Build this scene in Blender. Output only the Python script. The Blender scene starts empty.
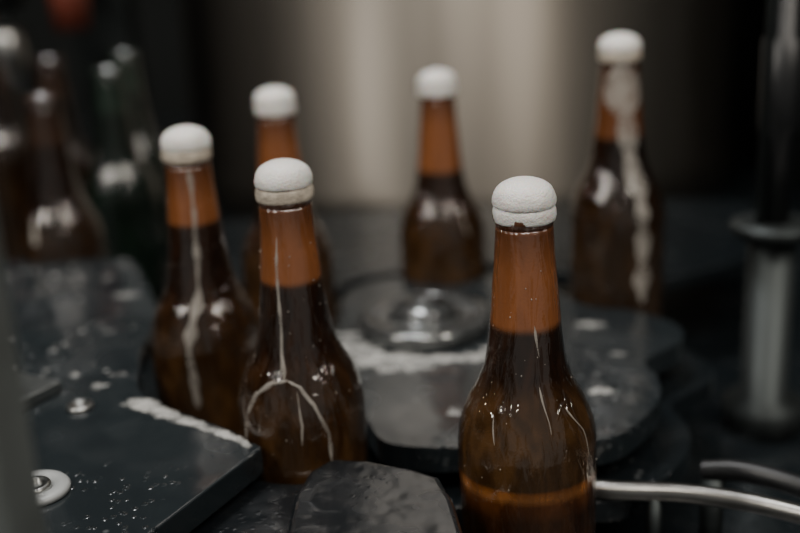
import bpy, bmesh, math, random
from mathutils import Vector, Matrix, noise
random.seed(7)
C = bpy.context
D = bpy.data
def link(o, parent=None):
    C.scene.collection.objects.link(o)
    if parent: o.parent = parent
    return o
def empty(name, loc=(0,0,0), parent=None):
    e = D.objects.new(name, None); e.location = loc; e.empty_display_size=.02
    return link(e,parent)
def mesh_obj(name, verts, faces, mat=None, parent=None, smooth=True, loc=(0,0,0)):
    m = D.meshes.new(name); m.from_pydata(verts, [], faces); m.update()
    if smooth:
        for p in m.polygons: p.use_smooth = True
    o = D.objects.new(name, m); o.location = loc
    if mat: m.materials.append(mat)
    return link(o, parent)
# ---------- materials
def newmat(name):
    m = D.materials.new(name); m.use_nodes = True
    nt = m.node_tree; b = nt.nodes['Principled BSDF']
    return m, nt, b
def N(nt, t, **kw):
    n = nt.nodes.new(t)
    for k, v in kw.items(): setattr(n, k, v)
    return n
def ramp(nt, stops, fac):
    r = nt.nodes.new('ShaderNodeValToRGB')
    e = r.color_ramp.elements
    while len(e) > len(stops): e.remove(e[-1])
    while len(e) < len(stops): e.new(1)
    for i,(p,c) in enumerate(stops):
        e[i].position = p
        e[i].color = c if len(c)==4 else (*c,1)
    nt.links.new(fac, r.inputs['Fac'])
    return r
def bump(nt, b, h, strength, dist, prev=None, coat=False):
    bp = nt.nodes.new('ShaderNodeBump'); bp.inputs['Strength'].default_value=strength; bp.inputs['Distance'].default_value=dist
    nt.links.new(h, bp.inputs['Height'])
    if prev: nt.links.new(prev.outputs['Normal'], bp.inputs['Normal'])
    nt.links.new(bp.outputs['Normal'], b.inputs['Coat Normal' if coat else 'Normal'])
    return bp

def glass_mat(name, foam_z, orange_z=None, dark=1.0, empty_neck=False, green=False):
    m, nt, b = newmat(name)
    L = nt.links.new
    tc = N(nt,'ShaderNodeTexCoord'); sp = N(nt,'ShaderNodeSeparateXYZ'); L(tc.outputs['Object'], sp.inputs[0])
    nz = N(nt,'ShaderNodeTexNoise'); nz.inputs['Scale'].default_value=28; nz.inputs['Detail'].default_value=4
    L(tc.outputs['Object'], nz.inputs['Vector'])
    ma = N(nt,'ShaderNodeMath', operation='MULTIPLY_ADD'); L(nz.outputs['Fac'], ma.inputs[0]); ma.inputs[1].default_value=.002; L(sp.outputs['Z'], ma.inputs[2])
    mr = N(nt,'ShaderNodeMapRange'); mr.inputs['From Min'].default_value=0; mr.inputs['From Max'].default_value=.225
    L(ma.outputs[0], mr.inputs['Value'])
    f = (foam_z+.001)/.225
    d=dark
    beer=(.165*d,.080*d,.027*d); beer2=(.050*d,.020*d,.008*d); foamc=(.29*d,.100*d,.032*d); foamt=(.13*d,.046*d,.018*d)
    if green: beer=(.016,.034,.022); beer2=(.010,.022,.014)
    if empty_neck: foamc=tuple(c*1.3 for c in beer2); foamt=beer2
    stops=[(0,beer),(.44,beer),(.66,beer2),(f-.006,beer2),(f+.006,foamc),(.88,foamc),(.965,foamt)]
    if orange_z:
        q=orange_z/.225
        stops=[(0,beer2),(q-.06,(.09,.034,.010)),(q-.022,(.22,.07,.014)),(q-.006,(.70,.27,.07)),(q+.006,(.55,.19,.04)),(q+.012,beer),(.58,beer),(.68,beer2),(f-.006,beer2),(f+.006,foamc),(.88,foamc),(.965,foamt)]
    r = ramp(nt, stops, mr.outputs[0])
    n3=N(nt,'ShaderNodeTexNoise'); n3.inputs['Scale'].default_value=1; n3.inputs['Detail'].default_value=3; n3.inputs['Distortion'].default_value=1.5
    mp=N(nt,'ShaderNodeMapping'); mp.inputs['Scale'].default_value=(75,75,28); L(tc.outputs['Object'],mp.inputs[0]); L(mp.outputs[0],n3.inputs['Vector'])
    mo=ramp(nt,[(.38,(.42,.42,.42)),(.68,(1.0,1.0,1.0))],n3.outputs['Fac'])  # caustic-like light variation painted into the beer colour
    mx=N(nt,'ShaderNodeMixRGB',blend_type='MULTIPLY'); mx.inputs[0].default_value=1
    lo=ramp(nt,[(f-.01,(0,0,0)),(f+.01,(.6,.6,.6))],mr.outputs[0])
    mx0=N(nt,'ShaderNodeMixRGB'); L(lo.outputs['Color'],mx0.inputs[0]); L(mo.outputs['Color'],mx0.inputs[1]); mx0.inputs[2].default_value=(1,1,1,1)
    L(r.outputs['Color'],mx.inputs[1]); L(mx0.outputs[0],mx.inputs[2])
    L(mx.outputs[0], b.inputs['Base Color'])
    tr = ramp(nt, [(f-.01,(.45,.45,.45)),(f+.01,(0,0,0))], mr.outputs[0])
    L(tr.outputs['Color'], b.inputs['Transmission Weight'])
    b.inputs['Roughness'].default_value=.08
    b.inputs['IOR'].default_value=1.5
    b.inputs['Coat Weight'].default_value=1; b.inputs['Coat Roughness'].default_value=.015; b.inputs['Coat IOR'].default_value=1.6
    n2 = N(nt,'ShaderNodeTexVoronoi'); n2.inputs['Scale'].default_value=900
    L(tc.outputs['Object'], n2.inputs['Vector'])
    bump(nt,b,n2.outputs['Distance'],.10,.0006)
    mp2=N(nt,'ShaderNodeMapping'); mp2.inputs['Scale'].default_value=(150,150,26); L(tc.outputs['Object'],mp2.inputs[0])
    n4=N(nt,'ShaderNodeTexNoise'); n4.inputs['Scale'].default_value=1; n4.inputs['Detail'].default_value=2; n4.inputs['Distortion'].default_value=1.0; L(mp2.outputs[0],n4.inputs['Vector'])
    bump(nt,b,n4.outputs['Fac'],.75,.0035,coat=True)
    return m
def foam_mat(name, col=(.95,.93,.89), strength=.35, alpha=None, ns=260, lo=.88):
    m, nt, b = newmat(name)
    tc = N(nt,'ShaderNodeTexCoord')
    v = N(nt,'ShaderNodeTexVoronoi'); v.inputs['Scale'].default_value=1300
    nt.links.new(tc.outputs['Object'], v.inputs['Vector'])
    r = ramp(nt,[(0,col),(.8,tuple(c*lo for c in col))], v.outputs['Distance'])
    nt.links.new(r.outputs['Color'], b.inputs['Base Color'])
    b.inputs['Roughness'].default_value=.35
    if alpha:
        n=N(nt,'ShaderNodeTexNoise'); n.inputs['Scale'].default_value=ns; n.inputs['Detail'].default_value=4
        nt.links.new(tc.outputs['Object'], n.inputs['Vector'])
        a=ramp(nt,[(.36,(alpha[0],)*3),(.62,(alpha[1],)*3)],n.outputs['Fac']); nt.links.new(a.outputs['Color'],b.inputs['Alpha'])
    else:
        b.inputs['Subsurface Weight'].default_value=.3; b.inputs['Subsurface Scale'].default_value=.002
    bump(nt,b,v.outputs['Distance'],strength,.0007)
    return m
FOAM = foam_mat('beer_foam')
FOAM2 = foam_mat('thin_foam',(.70,.70,.67),.15,(.08,.55),120)
DRIP = foam_mat('translucent_foam_streak',(.60,.56,.50),.15,(.30,.62),90)
RINGF = foam_mat('foamy_lip',(.70,.62,.51),.3,(.70,1.0))
def wet_mat(name, base=(.015,.020,.023), spots=.62, rough=(.14,.30), film_c=.05, bs=1.0, lump=20, ls=.35):
    m, nt, b = newmat(name); L=nt.links.new
    tc = N(nt,'ShaderNodeTexCoord')
    n1 = N(nt,'ShaderNodeTexNoise'); n1.inputs['Scale'].default_value=lump; n1.inputs['Detail'].default_value=2
    L(tc.outputs['Object'], n1.inputs['Vector'])
    n2 = N(nt,'ShaderNodeTexNoise'); n2.inputs['Scale'].default_value=14; n2.inputs['Detail'].default_value=3
    L(tc.outputs['Object'], n2.inputs['Vector'])
    v = N(nt,'ShaderNodeTexVoronoi'); v.inputs['Scale'].default_value=150
    L(tc.outputs['Object'], v.inputs['Vector'])
    spot = ramp(nt,[(.0,(.5,.5,.5)),(.10,(.5,.5,.5)),(.25,(0,0,0))], v.outputs['Distance'])
    msk = ramp(nt,[(spots-.06,(0,0,0)),(spots+.03,(1,1,1))], n2.outputs['Fac'])
    mu = N(nt,'ShaderNodeMath',operation='MULTIPLY'); L(spot.outputs['Color'],mu.inputs[0]); L(msk.outputs['Color'],mu.inputs[1])
    film = ramp(nt,[(.5,(0,0,0)),(.75,(film_c,)*3)], n1.outputs['Fac'])
    ad = N(nt,'ShaderNodeMath',operation='ADD'); L(mu.outputs[0],ad.inputs[0]); L(film.outputs['Color'],ad.inputs[1]); ad.use_clamp=True
    mx = N(nt,'ShaderNodeMixRGB'); mx.inputs[1].default_value=(*base,1); mx.inputs[2].default_value=(.30,.32,.32,1)
    L(ad.outputs[0], mx.inputs[0]); L(mx.outputs[0], b.inputs['Base Color'])
    rr = ramp(nt,[(.40,(rough[0],)*3),(.65,(rough[1],)*3)], n1.outputs['Fac']); L(rr.outputs['Color'], b.inputs['Roughness'])
    v2 = N(nt,'ShaderNodeTexVoronoi'); v2.inputs['Scale'].default_value=210; L(tc.outputs['Object'], v2.inputs['Vector'])
    bead = ramp(nt,[(0,(1,1,1)),(.22,(.55,.55,.55)),(.34,(0,0,0))], v2.outputs['Distance'])
    mk2 = ramp(nt,[(.46,(0,0,0)),(.54,(1,1,1))], n2.outputs['Fac'])
    mb = N(nt,'ShaderNodeMath',operation='MULTIPLY'); L(bead.outputs['Color'],mb.inputs[0]); L(mk2.outputs['Color'],mb.inputs[1])
    b.inputs['Coat Weight'].default_value=.5; b.inputs['Coat Roughness'].default_value=.05
    b1=bump(nt,b,n1.outputs['Fac'],ls,.006)
    b2=bump(nt,b,mb.outputs[0],.6*bs,.0012,prev=b1)
    nt.links.new(b2.outputs['Normal'], b.inputs['Coat Normal'])
    return m
WET = wet_mat('wet_dark_plastic')
WETB = wet_mat('wet_black_plastic',(.009,.012,.014),.70,(.14,.32),.02)
CLAMP = wet_mat('wet_black_clamp_plastic',(.007,.009,.011),.75,(.16,.38),.02,.5,38,.32)
def metal_mat(name, col, rough=.3, streak=None, metallic=1, lo=.55):
    m, nt, b = newmat(name); L=nt.links.new
    b.inputs['Metallic'].default_value=metallic; b.inputs['Roughness'].default_value=rough
    tc = N(nt,'ShaderNodeTexCoord'); mp=N(nt,'ShaderNodeMapping'); mp.inputs['Scale'].default_value = streak or (30,30,30)
    L(tc.outputs['Object'],mp.inputs[0])
    n=N(nt,'ShaderNodeTexNoise'); n.inputs['Scale'].default_value=1; n.inputs['Detail'].default_value=4; L(mp.outputs[0],n.inputs['Vector'])
    r=ramp(nt,[(.36,tuple(c*lo for c in col)),(.62,col)],n.outputs['Fac']); L(r.outputs['Color'],b.inputs['Base Color'])
    return m
STEEL = metal_mat('stainless_steel',(.55,.55,.53),.28)
DRUMM = metal_mat('brushed_stainless_painted_reflections',(.165,.150,.130),.42,(10,10,.8),1,.6)  # vertical reflection streaks of the brushed drum are painted into its colour
COLM = metal_mat('dull_steel_column',(.075,.086,.086),.5,(60,60,3),.8)
HUBM = metal_mat('wet_hub_metal',(.24,.25,.25),.14,(90,90,90),.8)
DARKM = metal_mat('dark_machine_metal',(.07,.08,.08),.5)
def plain(name,col,rough=.5,bs=40):
    m, nt, b = newmat(name); tc=N(nt,'ShaderNodeTexCoord'); n=N(nt,'ShaderNodeTexNoise'); n.inputs['Scale'].default_value=bs
    nt.links.new(tc.outputs['Object'],n.inputs['Vector'])
    r=ramp(nt,[(.3,tuple(c*.7 for c in col)),(.7,col)],n.outputs['Fac']); nt.links.new(r.outputs['Color'],b.inputs['Base Color'])
    b.inputs['Roughness'].default_value=rough
    return m
WHITEP = plain('white_plastic',(.45,.47,.47),.3)
REDP = plain('red_plastic',(.16,.035,.02),.4)
ORANGEP = plain('brown_orange_plastic',(.16,.05,.02),.4)
RUB = plain('black_rubber',(.012,.013,.014),.4)
POST = plain('grey_painted_metal',(.16,.18,.175),.5)
WALL = plain('dark_hall_wall',(.034,.038,.036),.8,2)
FLOOR = plain('hall_floor',(.03,.032,.032),.6,3)

# ---------- lathe
def lathe(name, prof, mat, parent=None, loc=(0,0,0), segs=64, jitter=0, smooth=True, seed=0):
    vs=[]; fs=[]; n=len(prof)
    for j,(r,z) in enumerate(prof):
        for i in range(segs):
            a=2*math.pi*i/segs; rr=max(r,1e-5); zz=z
            if jitter:
                p=Vector((math.cos(a)*r,math.sin(a)*r,z))
                k=1+jitter*noise.noise(p*120+Vector((seed,0,0)))+jitter*.35*noise.noise(p*600+Vector((seed,0,0)))
                rr*=k
            vs.append((rr*math.cos(a),rr*math.sin(a),zz))
    for j in range(n-1):
        for i in range(segs):
            i2=(i+1)%segs
            fs.append((j*segs+i,j*segs+i2,(j+1)*segs+i2,(j+1)*segs+i))
    fs.append(tuple(range(segs))[::-1]); fs.append(tuple((n-1)*segs+i for i in range(segs)))
    return mesh_obj(name,vs,fs,mat,parent,smooth,loc)
def smoothprof(pts, k=6):
    out=[]
    n=len(pts)
    for i in range(n-1):
        p0=pts[max(i-1,0)];p1=pts[i];p2=pts[i+1];p3=pts[min(i+2,n-1)]
        for s in range(k):
            t=s/k
            q=[]
            for c in range(2):
                q.append(.5*((2*p1[c])+(-p0[c]+p2[c])*t+(2*p0[c]-5*p1[c]+4*p2[c]-p3[c])*t*t+(-p0[c]+3*p1[c]-3*p2[c]+p3[c])*t**3))
            out.append(tuple(q))
    out.append(pts[-1]); return out
TOP=.225
body=[(.026,0),(.0295,.003),(.0305,.010),(.0305,.040),(.0305,.080),(.0305,.112),(.0302,.119),(.0288,.127),(.0255,.136),(.0212,.144),(.0182,.152),(.0164,.162),(.0150,.175),(.0138,.190),(.0127,.203),(.0120,.2165)]
BP=smoothprof(body,5)
FIN=[(.0119,.2165),(.0120,.2180),(.0126,.2188),(.0129,.2198),(.0130,.2210),(.0129,.2225),(.0126,.2240),(.0116,.2250),(.009,.2250),(.0085,.220)]
def br(z):
    for (r0,z0),(r1,z1) in zip(BP,BP[1:]):
        if z0<=z<=z1: return r0+(r1-r0)*(z-z0)/max(z1-z0,1e-9)
    return .0133
def drip(name,path,parent,mat=DRIP):
    pts=[]
    for i in range(len(path)-1):
        a,b=path[i],path[i+1]
        k=max(2,int(abs(a[1]-b[1])/.0015)+int(abs(a[0]-b[0])/4))
        for s in range(k):
            t=s/k; pts.append([a[c]+(b[c]-a[c])*t for c in range(3)])
    pts.append(list(path[-1]))
    vs=[];fs=[];W=8
    for j,(th,z,w) in enumerate(pts):
        if j: w*=1+.9*noise.noise(Vector((j*.15,th*.1,parent.location.x*77)))
        th+=3*noise.noise(Vector((j*.10,3.3,parent.location.y*50)))
        a=pts[max(j-1,0)];b=pts[min(j+1,len(pts)-1)]
        r=br(z)
        dt=math.radians(b[0]-a[0])*r; dz=b[1]-a[1]; l=math.hypot(dt,dz) or 1
        nx,nz=-dz/l,dt/l
        end=min(1,min(j,len(pts)-1-j)/3+.25)
        for k in range(W+1):
            s=(k/W*2-1)
            zz=z+nz*w*s*end; r=br(zz); ang=math.radians(th)+nx*w*s*end/r
            rr=r+ (.0006*min(1,w/.001))*math.sqrt(max(0,1-s*s))*end -.0001
            vs.append((rr*math.sin(ang),-rr*math.cos(ang),zz))
    for j in range(len(pts)-1):
        for k in range(W):
            fs.append((j*(W+1)+k,j*(W+1)+k+1,(j+1)*(W+1)+k+1,(j+1)*(W+1)+k))
    return mesh_obj(name,vs,fs,mat,parent)
def bottle(x,y,z0,foam_z,foam=True,orange=None,drips=(),dark=1.0,tall=.012,specks=0,green=False,zs=1.010):
    e=empty('beer_bottle',(x,y,z0)); e.scale=(1.03,1.03,zs)
    g=glass_mat('amber_glass',foam_z,orange,dark,not foam,green)
    lathe('glass_body',BP,g,e)
    lathe('glass_finish',FIN,g,e)
    if foam:
        h=tall
        pr=[(.0118,.0004),(.0127,.0005),(.0131,.0014),(.0132,.0028),(.0130,.0045),(.0123,.0066),(.0110,.0087),(.0088,.0105),(.0060,.0118),(.0030,.0125),(.0001,.0127)]
        pr=[(r,TOP+zz*h/.0126) for r,zz in smoothprof(pr,4)]
        lathe('foam_head',pr,FOAM,e,jitter=.035,segs=96,seed=x*900)
        ring=[(.0119,.2186),(.0127,.2190),(.0131,.2199),(.0133,.2216),(.0132,.2235),(.0128,.2247),(.0122,.2253)]
        lathe('foam_ring',smoothprof(ring,4),FOAM if foam=='w' else RINGF,e,jitter=.035,segs=96,seed=x*500)
    for d in drips: drip('foam_drip',d,e)
    if specks:
        vs=[];fs=[]
        for s in range(specks):
            th=random.uniform(-80,80); z=random.uniform(.10,.20); w=random.choice((.0002,.0003,.0004))
            r=br(z); a=math.radians(th); c=Vector((r*math.sin(a),-r*math.cos(a),z)); base=len(vs)
            for dv in ((1,0,0),(-1,0,0),(0,1,0),(0,-1,0),(0,0,1.6),(0,0,-1.6)): vs.append(tuple(c+Vector(dv)*w))
            for f in ((0,2,4),(2,1,4),(1,3,4),(3,0,4),(2,0,5),(1,2,5),(3,1,5),(0,3,5)): fs.append(tuple(base+q for q in f))
        mesh_obj('foam_specks',vs,fs,DRIP,e)
    return e
B=[(.0538,.455),(-.052,.5016),(-.1134,.598),(-.0777,.735),(.0324,.785),(.148,.72),(-.2556,.814),(-.238,.944)]
bottle(*B[0],0,.173,'w',orange=.1035,tall=.0120,zs=1.0,specks=30,drips=[[(8,.176,.0005),(12,.16,.0003)],[(35,.14,.0003),(48,.128,.0004),(55,.115,.0003)],[(-40,.138,.0004),(-35,.124,.0003)],[(10,.15,.0003),(14,.13,.0004)]])
bottle(*B[1],0,.181,'g',specks=40,tall=.0122,drips=[
  [(-18,.205,.0004),(-20,.19,.0009),(-19,.17,.0007),(-16,.15,.0008),(-12,.139,.0012)],
  [(-8,.1385,.0012),(-24,.137,.0014),(-40,.131,.0012),(-53,.118,.0011),(-58,.10,.0006)],
  [(-8,.1385,.0009),(6,.1355,.0010),(18,.127,.0008),(27,.112,.0009),(29,.096,.0005)],
  [(2,.134,.0004),(6,.118,.0006),(4,.108,.0004)]])
bottle(*B[2],0,.185,'g',specks=20,tall=.0122,drips=[[(12,.217,.0014),(14,.2,.0018),(12,.185,.0012),(8,.165,.0018),(6,.15,.0015),(0,.14,.0023),(-6,.125,.0030),(-8,.108,.0025),(-6,.085,.002)]])
bottle(*B[3],0,.165,'w',tall=.0112,zs=1.005)
bottle(*B[4],0,.165,'w',tall=.0112,zs=1.0,drips=[[(30,.14,.0006),(35,.12,.0007)]])
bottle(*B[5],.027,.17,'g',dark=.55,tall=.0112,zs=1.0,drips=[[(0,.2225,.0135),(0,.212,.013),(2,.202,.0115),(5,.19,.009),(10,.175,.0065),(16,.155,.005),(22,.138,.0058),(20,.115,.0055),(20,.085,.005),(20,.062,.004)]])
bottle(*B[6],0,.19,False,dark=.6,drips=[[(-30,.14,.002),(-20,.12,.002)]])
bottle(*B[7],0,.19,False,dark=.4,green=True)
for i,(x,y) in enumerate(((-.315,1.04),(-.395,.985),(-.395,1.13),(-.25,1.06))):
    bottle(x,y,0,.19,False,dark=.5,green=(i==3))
    B.append((x,y))
lift=lathe('bottle_lift_pad',[(.012,0),(.012,.018),(.028,.020),(.029,.0265),(.028,.0269)],STEEL,None,(B[5][0],B[5][1],0))

# ---------- plates
def catmull(pts,k=10):
    out=[];n=len(pts)
    for i in range(n):
        p0,p1,p2,p3=[pts[(i+d)%n] for d in (-1,0,1,2)]
        for s in range(k):
            t=s/k
            out.append(tuple(.5*((2*p1[c])+(-p0[c]+p2[c])*t+(2*p0[c]-5*p1[c]+4*p2[c]-p3[c])*t*t+(-p0[c]+3*p1[c]-3*p2[c]+p3[c])*t**3) for c in range(2)))
    return out
def dense(pts,k=14):
    out=[]
    for i in range(len(pts)):
        a=pts[i];b=pts[(i+1)%len(pts)]
        kk=max(2,int(math.hypot(a[0]-b[0],a[1]-b[1])/.003))
        for s in range(kk): out.append((a[0]+(b[0]-a[0])*s/kk,a[1]+(b[1]-a[1])*s/kk))
    return out
def push(pts,R=.0346,cs=None):
    out=[]
    for p in pts:
        q=Vector(p)
        for c in (cs or B):
            d=q-Vector(c)
            if d.length<R: q=Vector(c)+d.normalized()*R
        out.append(tuple(q))
    return out
def plate(name,pts,z0,z1,mat,parent=None,bev=.0015):
    bm=bmesh.new()
    vs=[bm.verts.new((x,y,z0)) for x,y in pts]
    f=bm.faces.new(vs)
    bm.normal_update()
    r=bmesh.ops.extrude_face_region(bm,geom=[f])
    for v in [g for g in r['geom'] if isinstance(g,bmesh.types.BMVert)]: v.co.z=z1
    bmesh.ops.recalc_face_normals(bm,faces=bm.faces)
    m=D.meshes.new(name); bm.to_mesh(m); bm.free()
    m.materials.append(mat)
    o=D.objects.new(name,m); link(o,parent)
    md=o.modifiers.new('b','BEVEL'); md.width=bev; md.segments=3; md.limit_method='ANGLE'; md.angle_limit=math.radians(60)
    return o
def box(name,x0,x1,y0,y1,z0,z1,mat,parent=None,bev=.001):
    return plate(name,[(x0,y0),(x1,y0),(x1,y1),(x0,y1)],z0,z1,mat,parent,bev)
star=empty('star_wheel')
outl=[(.060,.775),(.10,.745),(.116,.706),(.150,.682),(.172,.655),(.170,.628),(.150,.608),(.1395,.595),(.142,.572),(.136,.545),(.118,.518),(.100,.503),(.070,.500),(.035,.502),(.012,.503),(-.012,.512),(-.022,.54),(-.036,.575),(-.050,.61),(-.048,.65),(-.040,.69),(-.040,.74),(-.02,.765),(.02,.775)]
op=push(catmull(outl,12))
plate('star_plate',op,.074,.088,WET,star,.002)
cx,cy=.045,.64
low=[(cx+(x-cx)*1.16,cy+(y-cy)*1.10) for x,y in outl]
plate('lower_star_plate',push(catmull(low,12)),.050,.062,WETB,star,.002)
hub=(.0143,.668)
lathe('hub_disc',[(.040,.088),(.0425,.089),(.0425,.096),(.041,.0985),(.034,.0990),(.033,.0975),(.020,.0975),(.019,.099),(.019,.103),(.0175,.1045),(.008,.1045),(.008,.108),(.001,.108)],HUBM,star,(hub[0],hub[1],0))
lathe('hub_shaft',[(.022,0),(.022,.075)],DARKM,star,(hub[0],hub[1],0))
gp=empty('bottle_guide_plate')
g=[(-.0687,.4695),(-.080,.484),(-.103,.503),(-.128,.524),(-.142,.545),(-.147,.57),(-.152,.60),(-.152,.64),(-.160,.68),(-.178,.735),(-.197,.776),(-.222,.783)]
g=smoothprof(g,5)
g=g+[(-.30,.792),(-.42,.80),(-.42,.30),(-.16,.30),(-.1072,.398)]
plate('guide_top',push(dense(g)),.096,.110,WET,gp,.0012)
for i,(x,y) in enumerate(((-.17,.42),(-.30,.70),(-.36,.36))):
    lathe('support_post_%d'%i,[(.012,0),(.012,.097)],DARKM,gp,(x,y,0))
fg=empty('infeed_guide_plate')
g2=[(-.06,.80),(-.02,.83),(.08,.84),(.14,.80),(.20,.79),(.30,.86),(.30,1.0),(.0,1.02),(-.18,1.0),(-.19,.90),(-.13,.83)]
plate('guide_top',push(catmull(g2,12)),.060,.072,WETB,fg,.002)
for i,(x,y) in enumerate(((.0,.93),(.2,.93),(-.13,.93))): lathe('support_post_%d'%i,[(.012,0),(.012,.062)],DARKM,fg,(x,y,0))
br_=empty('steel_bracket')
plate('bracket_plate',[(-.1825,.545),(-.222,.566),(-.32,.60),(-.32,.45),(-.203,.512)],.1103,.1165,metal_mat('bracket_steel',(.42,.44,.43),.35),br_,.001)
def bolt(name,x,y,z,r,washer=None):
    e=empty(name,(x,y,z))
    if washer: lathe('washer',[(washer*.55,0),(washer,.0003),(washer,.002),(washer*.93,.0032),(washer*.6,.0034),(washer*.55,.002)],WHITEP,e)
    lathe('bolt_head',[(r,.0002),(r*1.02,.0015 if not washer else .003),(r*.95,.0022 if not washer else .0042),(r*.55,.0024 if not washer else .0044),(r*.5,.0012),(r*.05,.001)],STEEL,e,segs=48)
    return e
bolt('socket_bolt',-.168,.523,.110,.0068)
bolt('socket_bolt',-.1657,.437,.110,.0075,.0155)
fr=empty('front_guide_block')
lowp=[(-.155,.29),(-.150,.40),(-.118,.445),(-.100,.470),(-.084,.482),(-.050,.478),(-.02,.47),(.012,.46),(.02,.44),(.022,.40),(.02,.29)]
plate('lower_guide',push(dense(lowp)),.074,.092,CLAMP,fr,.003)
up=[(-.0527,.385),(-.051,.43),(-.046,.452),(-.036,.4635),(-.02,.460),(.002,.449),(.013,.441),(.018,.42),(.0205,.395),(.019,.36),(-.05,.36)]
plate('clamp_block',push(dense(up)),.0925,.106,CLAMP,fr,.006)
for i,(x,y) in enumerate(((-.10,.40),(-.01,.40))): lathe('support_post_%d'%i,[(.012,0),(.012,.0755)],DARKM,fr,(x,y,0))

def tube(name,pts,r,mat,parent=None):
    cu=D.curves.new(name,'CURVE'); cu.dimensions='3D'; cu.bevel_depth=r; cu.bevel_resolution=6; cu.use_fill_caps=True; cu.resolution_u=16
    s=cu.splines.new('BEZIER'); s.bezier_points.add(len(pts)-1)
    for b,p in zip(s.bezier_points,pts):
        b.co=p; b.handle_left_type=b.handle_right_type='AUTO'
    cu.materials.append(mat)
    o=D.objects.new(name,cu); return link(o,parent)
rail=empty('steel_guide_rail')
tube('rail_tube',[(.03,.508,.0655),(.06,.503,.066),(.0937,.490,.067),(.1415,.478,.068),(.185,.452,.069),(.24,.40,.069)],.0048,metal_mat('rail_steel',(.36,.35,.33),.28),rail)
lathe('rail_post',[(.004,0),(.004,.066)],DARKM,rail,(.12,.484,0))
lathe('rail_post_2',[(.004,0),(.004,.066)],DARKM,rail,(.215,.425,0))
hose=empty('rubber_hose')
tube('hose_tube',[(.150,.505,.066),(.165,.498,.069),(.195,.476,.069),(.26,.44,.06),(.33,.42,.006)],.0056,RUB,hose)
lathe('hose_clamp',[(.006,0),(.006,.064)],DARKM,hose,(.154,.502,0))

fc=empty('filler_valve_column',(.240,.680,0))
lathe('piston',[(.026,0),(.026,.02),(.015,.024),(.015,.134)],COLM,fc)
lathe('flange',[(.015,.134),(.024,.136),(.027,.142),(.026,.144),(.010,.145)],COLM,fc)
lathe('valve_stem',[(.0095,.145),(.0095,.20),(.013,.205),(.013,.26),(.0095,.262),(.0095,.55)],RUB,fc)
lathe('foam_streak_tube',[(.0030,.145),(.0030,.55)],COLM,fc,(-.011,-.006,0),segs=16)
rod=empty('steel_support_rod')
tube('rod',[(.33,.62,0),(.282,.64,.25),(.220,.66,.62)],.005,COLM,rod)

lathe('stainless_drum',[(.355,0),(.36,.01),(.36,.05),(.355,.055),(.355,.9),(.34,.91),(.0,.91)],DRUMM,None,(.09,1.49,0),segs=128)
fb=empty('filler_manifold')
box('manifold_beam',-.80,-.285,1.10,1.30,.70,.80,DARKM,fb)
for i,(x,y) in enumerate(((-.70,1.2),(-.315,1.27))): box('column_%d'%i,x-.03,x+.03,y-.03,y+.03,0,.72,DARKM,fb)
for i,(x,y,zb,c) in enumerate(((-.325,1.17,.27,REDP),(-.385,1.14,.22,STEEL),(-.43,1.2,.24,ORANGEP),(-.50,1.15,.22,RUB))):
    e=empty('filling_valve_%d'%i,(x,y,0),fb)
    lathe('valve_tube',[(.008,zb-.03),(.008,zb),(.008,.75)],COLM,e)
    lathe('valve_bell',[(.008,zb-.031),(.018,zb-.03),(.020,zb),(.020,zb+.02),(.012,zb+.03)],c,e)
    lathe('valve_body',[(.014,zb+.045),(.024,zb+.05),(.024,zb+.14),(.014,zb+.15)],DARKM,e)
cab=empty('machine_cabinet')
box('cabinet_body',.47,.85,1.05,1.6,0,.9,DARKM,cab,.01)
box('cabinet_door',.49,.83,1.035,1.05,.05,.85,DARKM,cab,.004)
box('machine_frame_post',-.150,-.1056,.255,.285,0,.75,POST,None,.002)

box('machine_base_table',-.9,1.0,.15,2.0,-.03,0,WETB,None,.002)
box('machine_base_cabinet',-.85,.95,.2,1.95,-.9,-.031,DARKM,None,.002)
box('floor',-4,4,-2,5,-.95,-.9,FLOOR,None,.001)
box('wall_back',-4,4,4.5,4.6,-.9,3,WALL,None,.001)
box('wall_left',-4.1,-4,-2,4.6,-.9,3,WALL,None,.001)
box('wall_right',4,4.1,-2,4.6,-.9,3,WALL,None,.001)

def puddle(name,blobs,z,parent):
    vs=[];fs=[]
    for bi,(x,y,rx,ry,h) in enumerate(blobs):
        S=36;R=5;b0=len(vs); z2=z+bi*.000006
        vs.append((x,y,z2+h))
        for j in range(1,R+1):
            t=j/R
            for i in range(S):
                a=2*math.pi*i/S
                k=1+.8*noise.noise(Vector((math.cos(a)*1.8+x*300,math.sin(a)*1.8+y*300,j*.08)))+.25*noise.noise(Vector((math.cos(a)*6+x*300,math.sin(a)*6+y*300,0)))
                vs.append((x+rx*t*k*math.cos(a),y+ry*t*k*math.sin(a),z2+h*math.sqrt(max(0,1-t*t))-(0.0002 if j==R else 0)))
        for i in range(S): fs.append((b0,b0+1+i,b0+1+(i+1)%S))
        for j in range(R-1):
            for i in range(S):
                a=b0+1+j*S+i;c=b0+1+j*S+(i+1)%S
                fs.append((a,a+S,c+S,c))
    return mesh_obj(name,vs,fs,FOAM2,parent)
bl=[]
for k in range(40):
    a=math.radians(random.gauss(242,30)); r=.049+abs(random.gauss(0,.007))
    bl.append((hub[0]+r*math.cos(a),hub[1]+r*math.sin(a),random.uniform(.005,.015),random.uniform(.003,.007),.0004))
puddle('foam_puddle',bl,.088,star)
bl=[]
P=[(-.136,.534),(-.128,.524),(-.103,.503),(-.080,.484),(-.073,.474)]
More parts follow.
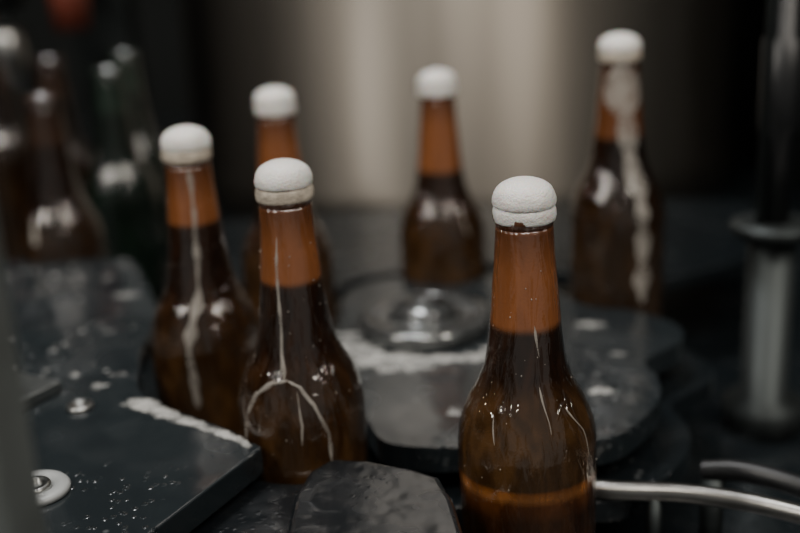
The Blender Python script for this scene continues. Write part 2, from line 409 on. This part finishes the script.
for k in range(90):
    t=(k+random.random())/90
    u=t*4; i=min(3,int(u)); q=u-i
    x=P[i][0]+(P[i+1][0]-P[i][0])*q; y=P[i][1]+(P[i+1][1]-P[i][1])*q
    off=.0035+random.random()*.005*(1.05-t)
    s=1.2-t*.75
    bl.append((x-off*.6,y-off,random.uniform(.003,.005)*s,random.uniform(.002,.0034)*s,.0004))
random.shuffle(bl)
puddle('foam_puddle',bl,.110,gp)
puddle('foam_puddle',[(.0315,.541,.009,.008,.0008),(.033,.539,.006,.006,.0008),(.108,.560,.007,.004,.0006),(.109,.561,.005,.003,.0006),(.128,.61,.005,.003,.0006),(.075,.71,.012,.006,.0006),(.12,.66,.009,.004,.0006),(.005,.56,.002,.0015,.0004),(.05,.57,.002,.0015,.0004),(.085,.60,.003,.002,.0004),(.09,.64,.004,.002,.0004)],.088,star)
bl=[]
for k in range(60):
    x=random.uniform(-.30,-.15); y=random.uniform(.54,.77)
    if x > -.165-(y-.64)*.25: continue
    s=random.choice((.5,.6,.8,1,1.8,2.6))
    bl.append((x,y,random.uniform(.001,.003)*s,random.uniform(.001,.002)*s,.0003))
puddle('foam_puddle',bl,.110,gp)

# ---------- camera
cam=D.cameras.new('camera'); co=D.objects.new('camera',cam); link(co)
cam.sensor_width=36; cam.lens=50; cam.clip_start=.01
co.matrix_world=Matrix.Translation((0,0,.35))@Matrix.Rotation(math.radians(90-18.2),4,'X')@Matrix.Rotation(math.radians(-2.8),4,'Z')
cam.dof.use_dof=True; cam.dof.focus_distance=.475; cam.dof.aperture_fstop=3.3
C.scene.camera=co
def area(name,loc,target,size,energy,col,sy=None):
    l=D.lights.new(name,'AREA'); l.energy=energy; l.color=col; l.size=size
    if sy: l.shape='RECTANGLE'; l.size_y=sy
    o=D.objects.new(name,l); o.location=loc; link(o)
    o.rotation_euler=(Vector(target)-Vector(loc)).to_track_quat('-Z','Y').to_euler()
area('unseen_area_light',(-.3,1.0,1.9),(0,.65,.1),.7,17,(.99,.98,.98),.35)  # unseen overhead light, set behind to give the plates a sheen
area('unseen_area_light',(.9,-.3,1.6),(0,.7,.15),.12,13,(1,.92,.82),.8)  # unseen thin strip, added for highlights on the glass
area('unseen_area_light',(-1.3,-.2,1.5),(0,.7,.15),.12,16,(1,.94,.86),.8)  # unseen strip on the left, added for more highlights
area('unseen_area_light',(0,-.6,2.2),(0,.9,.1),.9,15,(1,.93,.84),.2)
w=D.worlds.new('world'); C.scene.world=w; w.use_nodes=True
bg=w.node_tree.nodes['Background']; bg.inputs[0].default_value=(.85,.84,.80,1); bg.inputs[1].default_value=.22
C.scene.view_settings.view_transform='AgX'
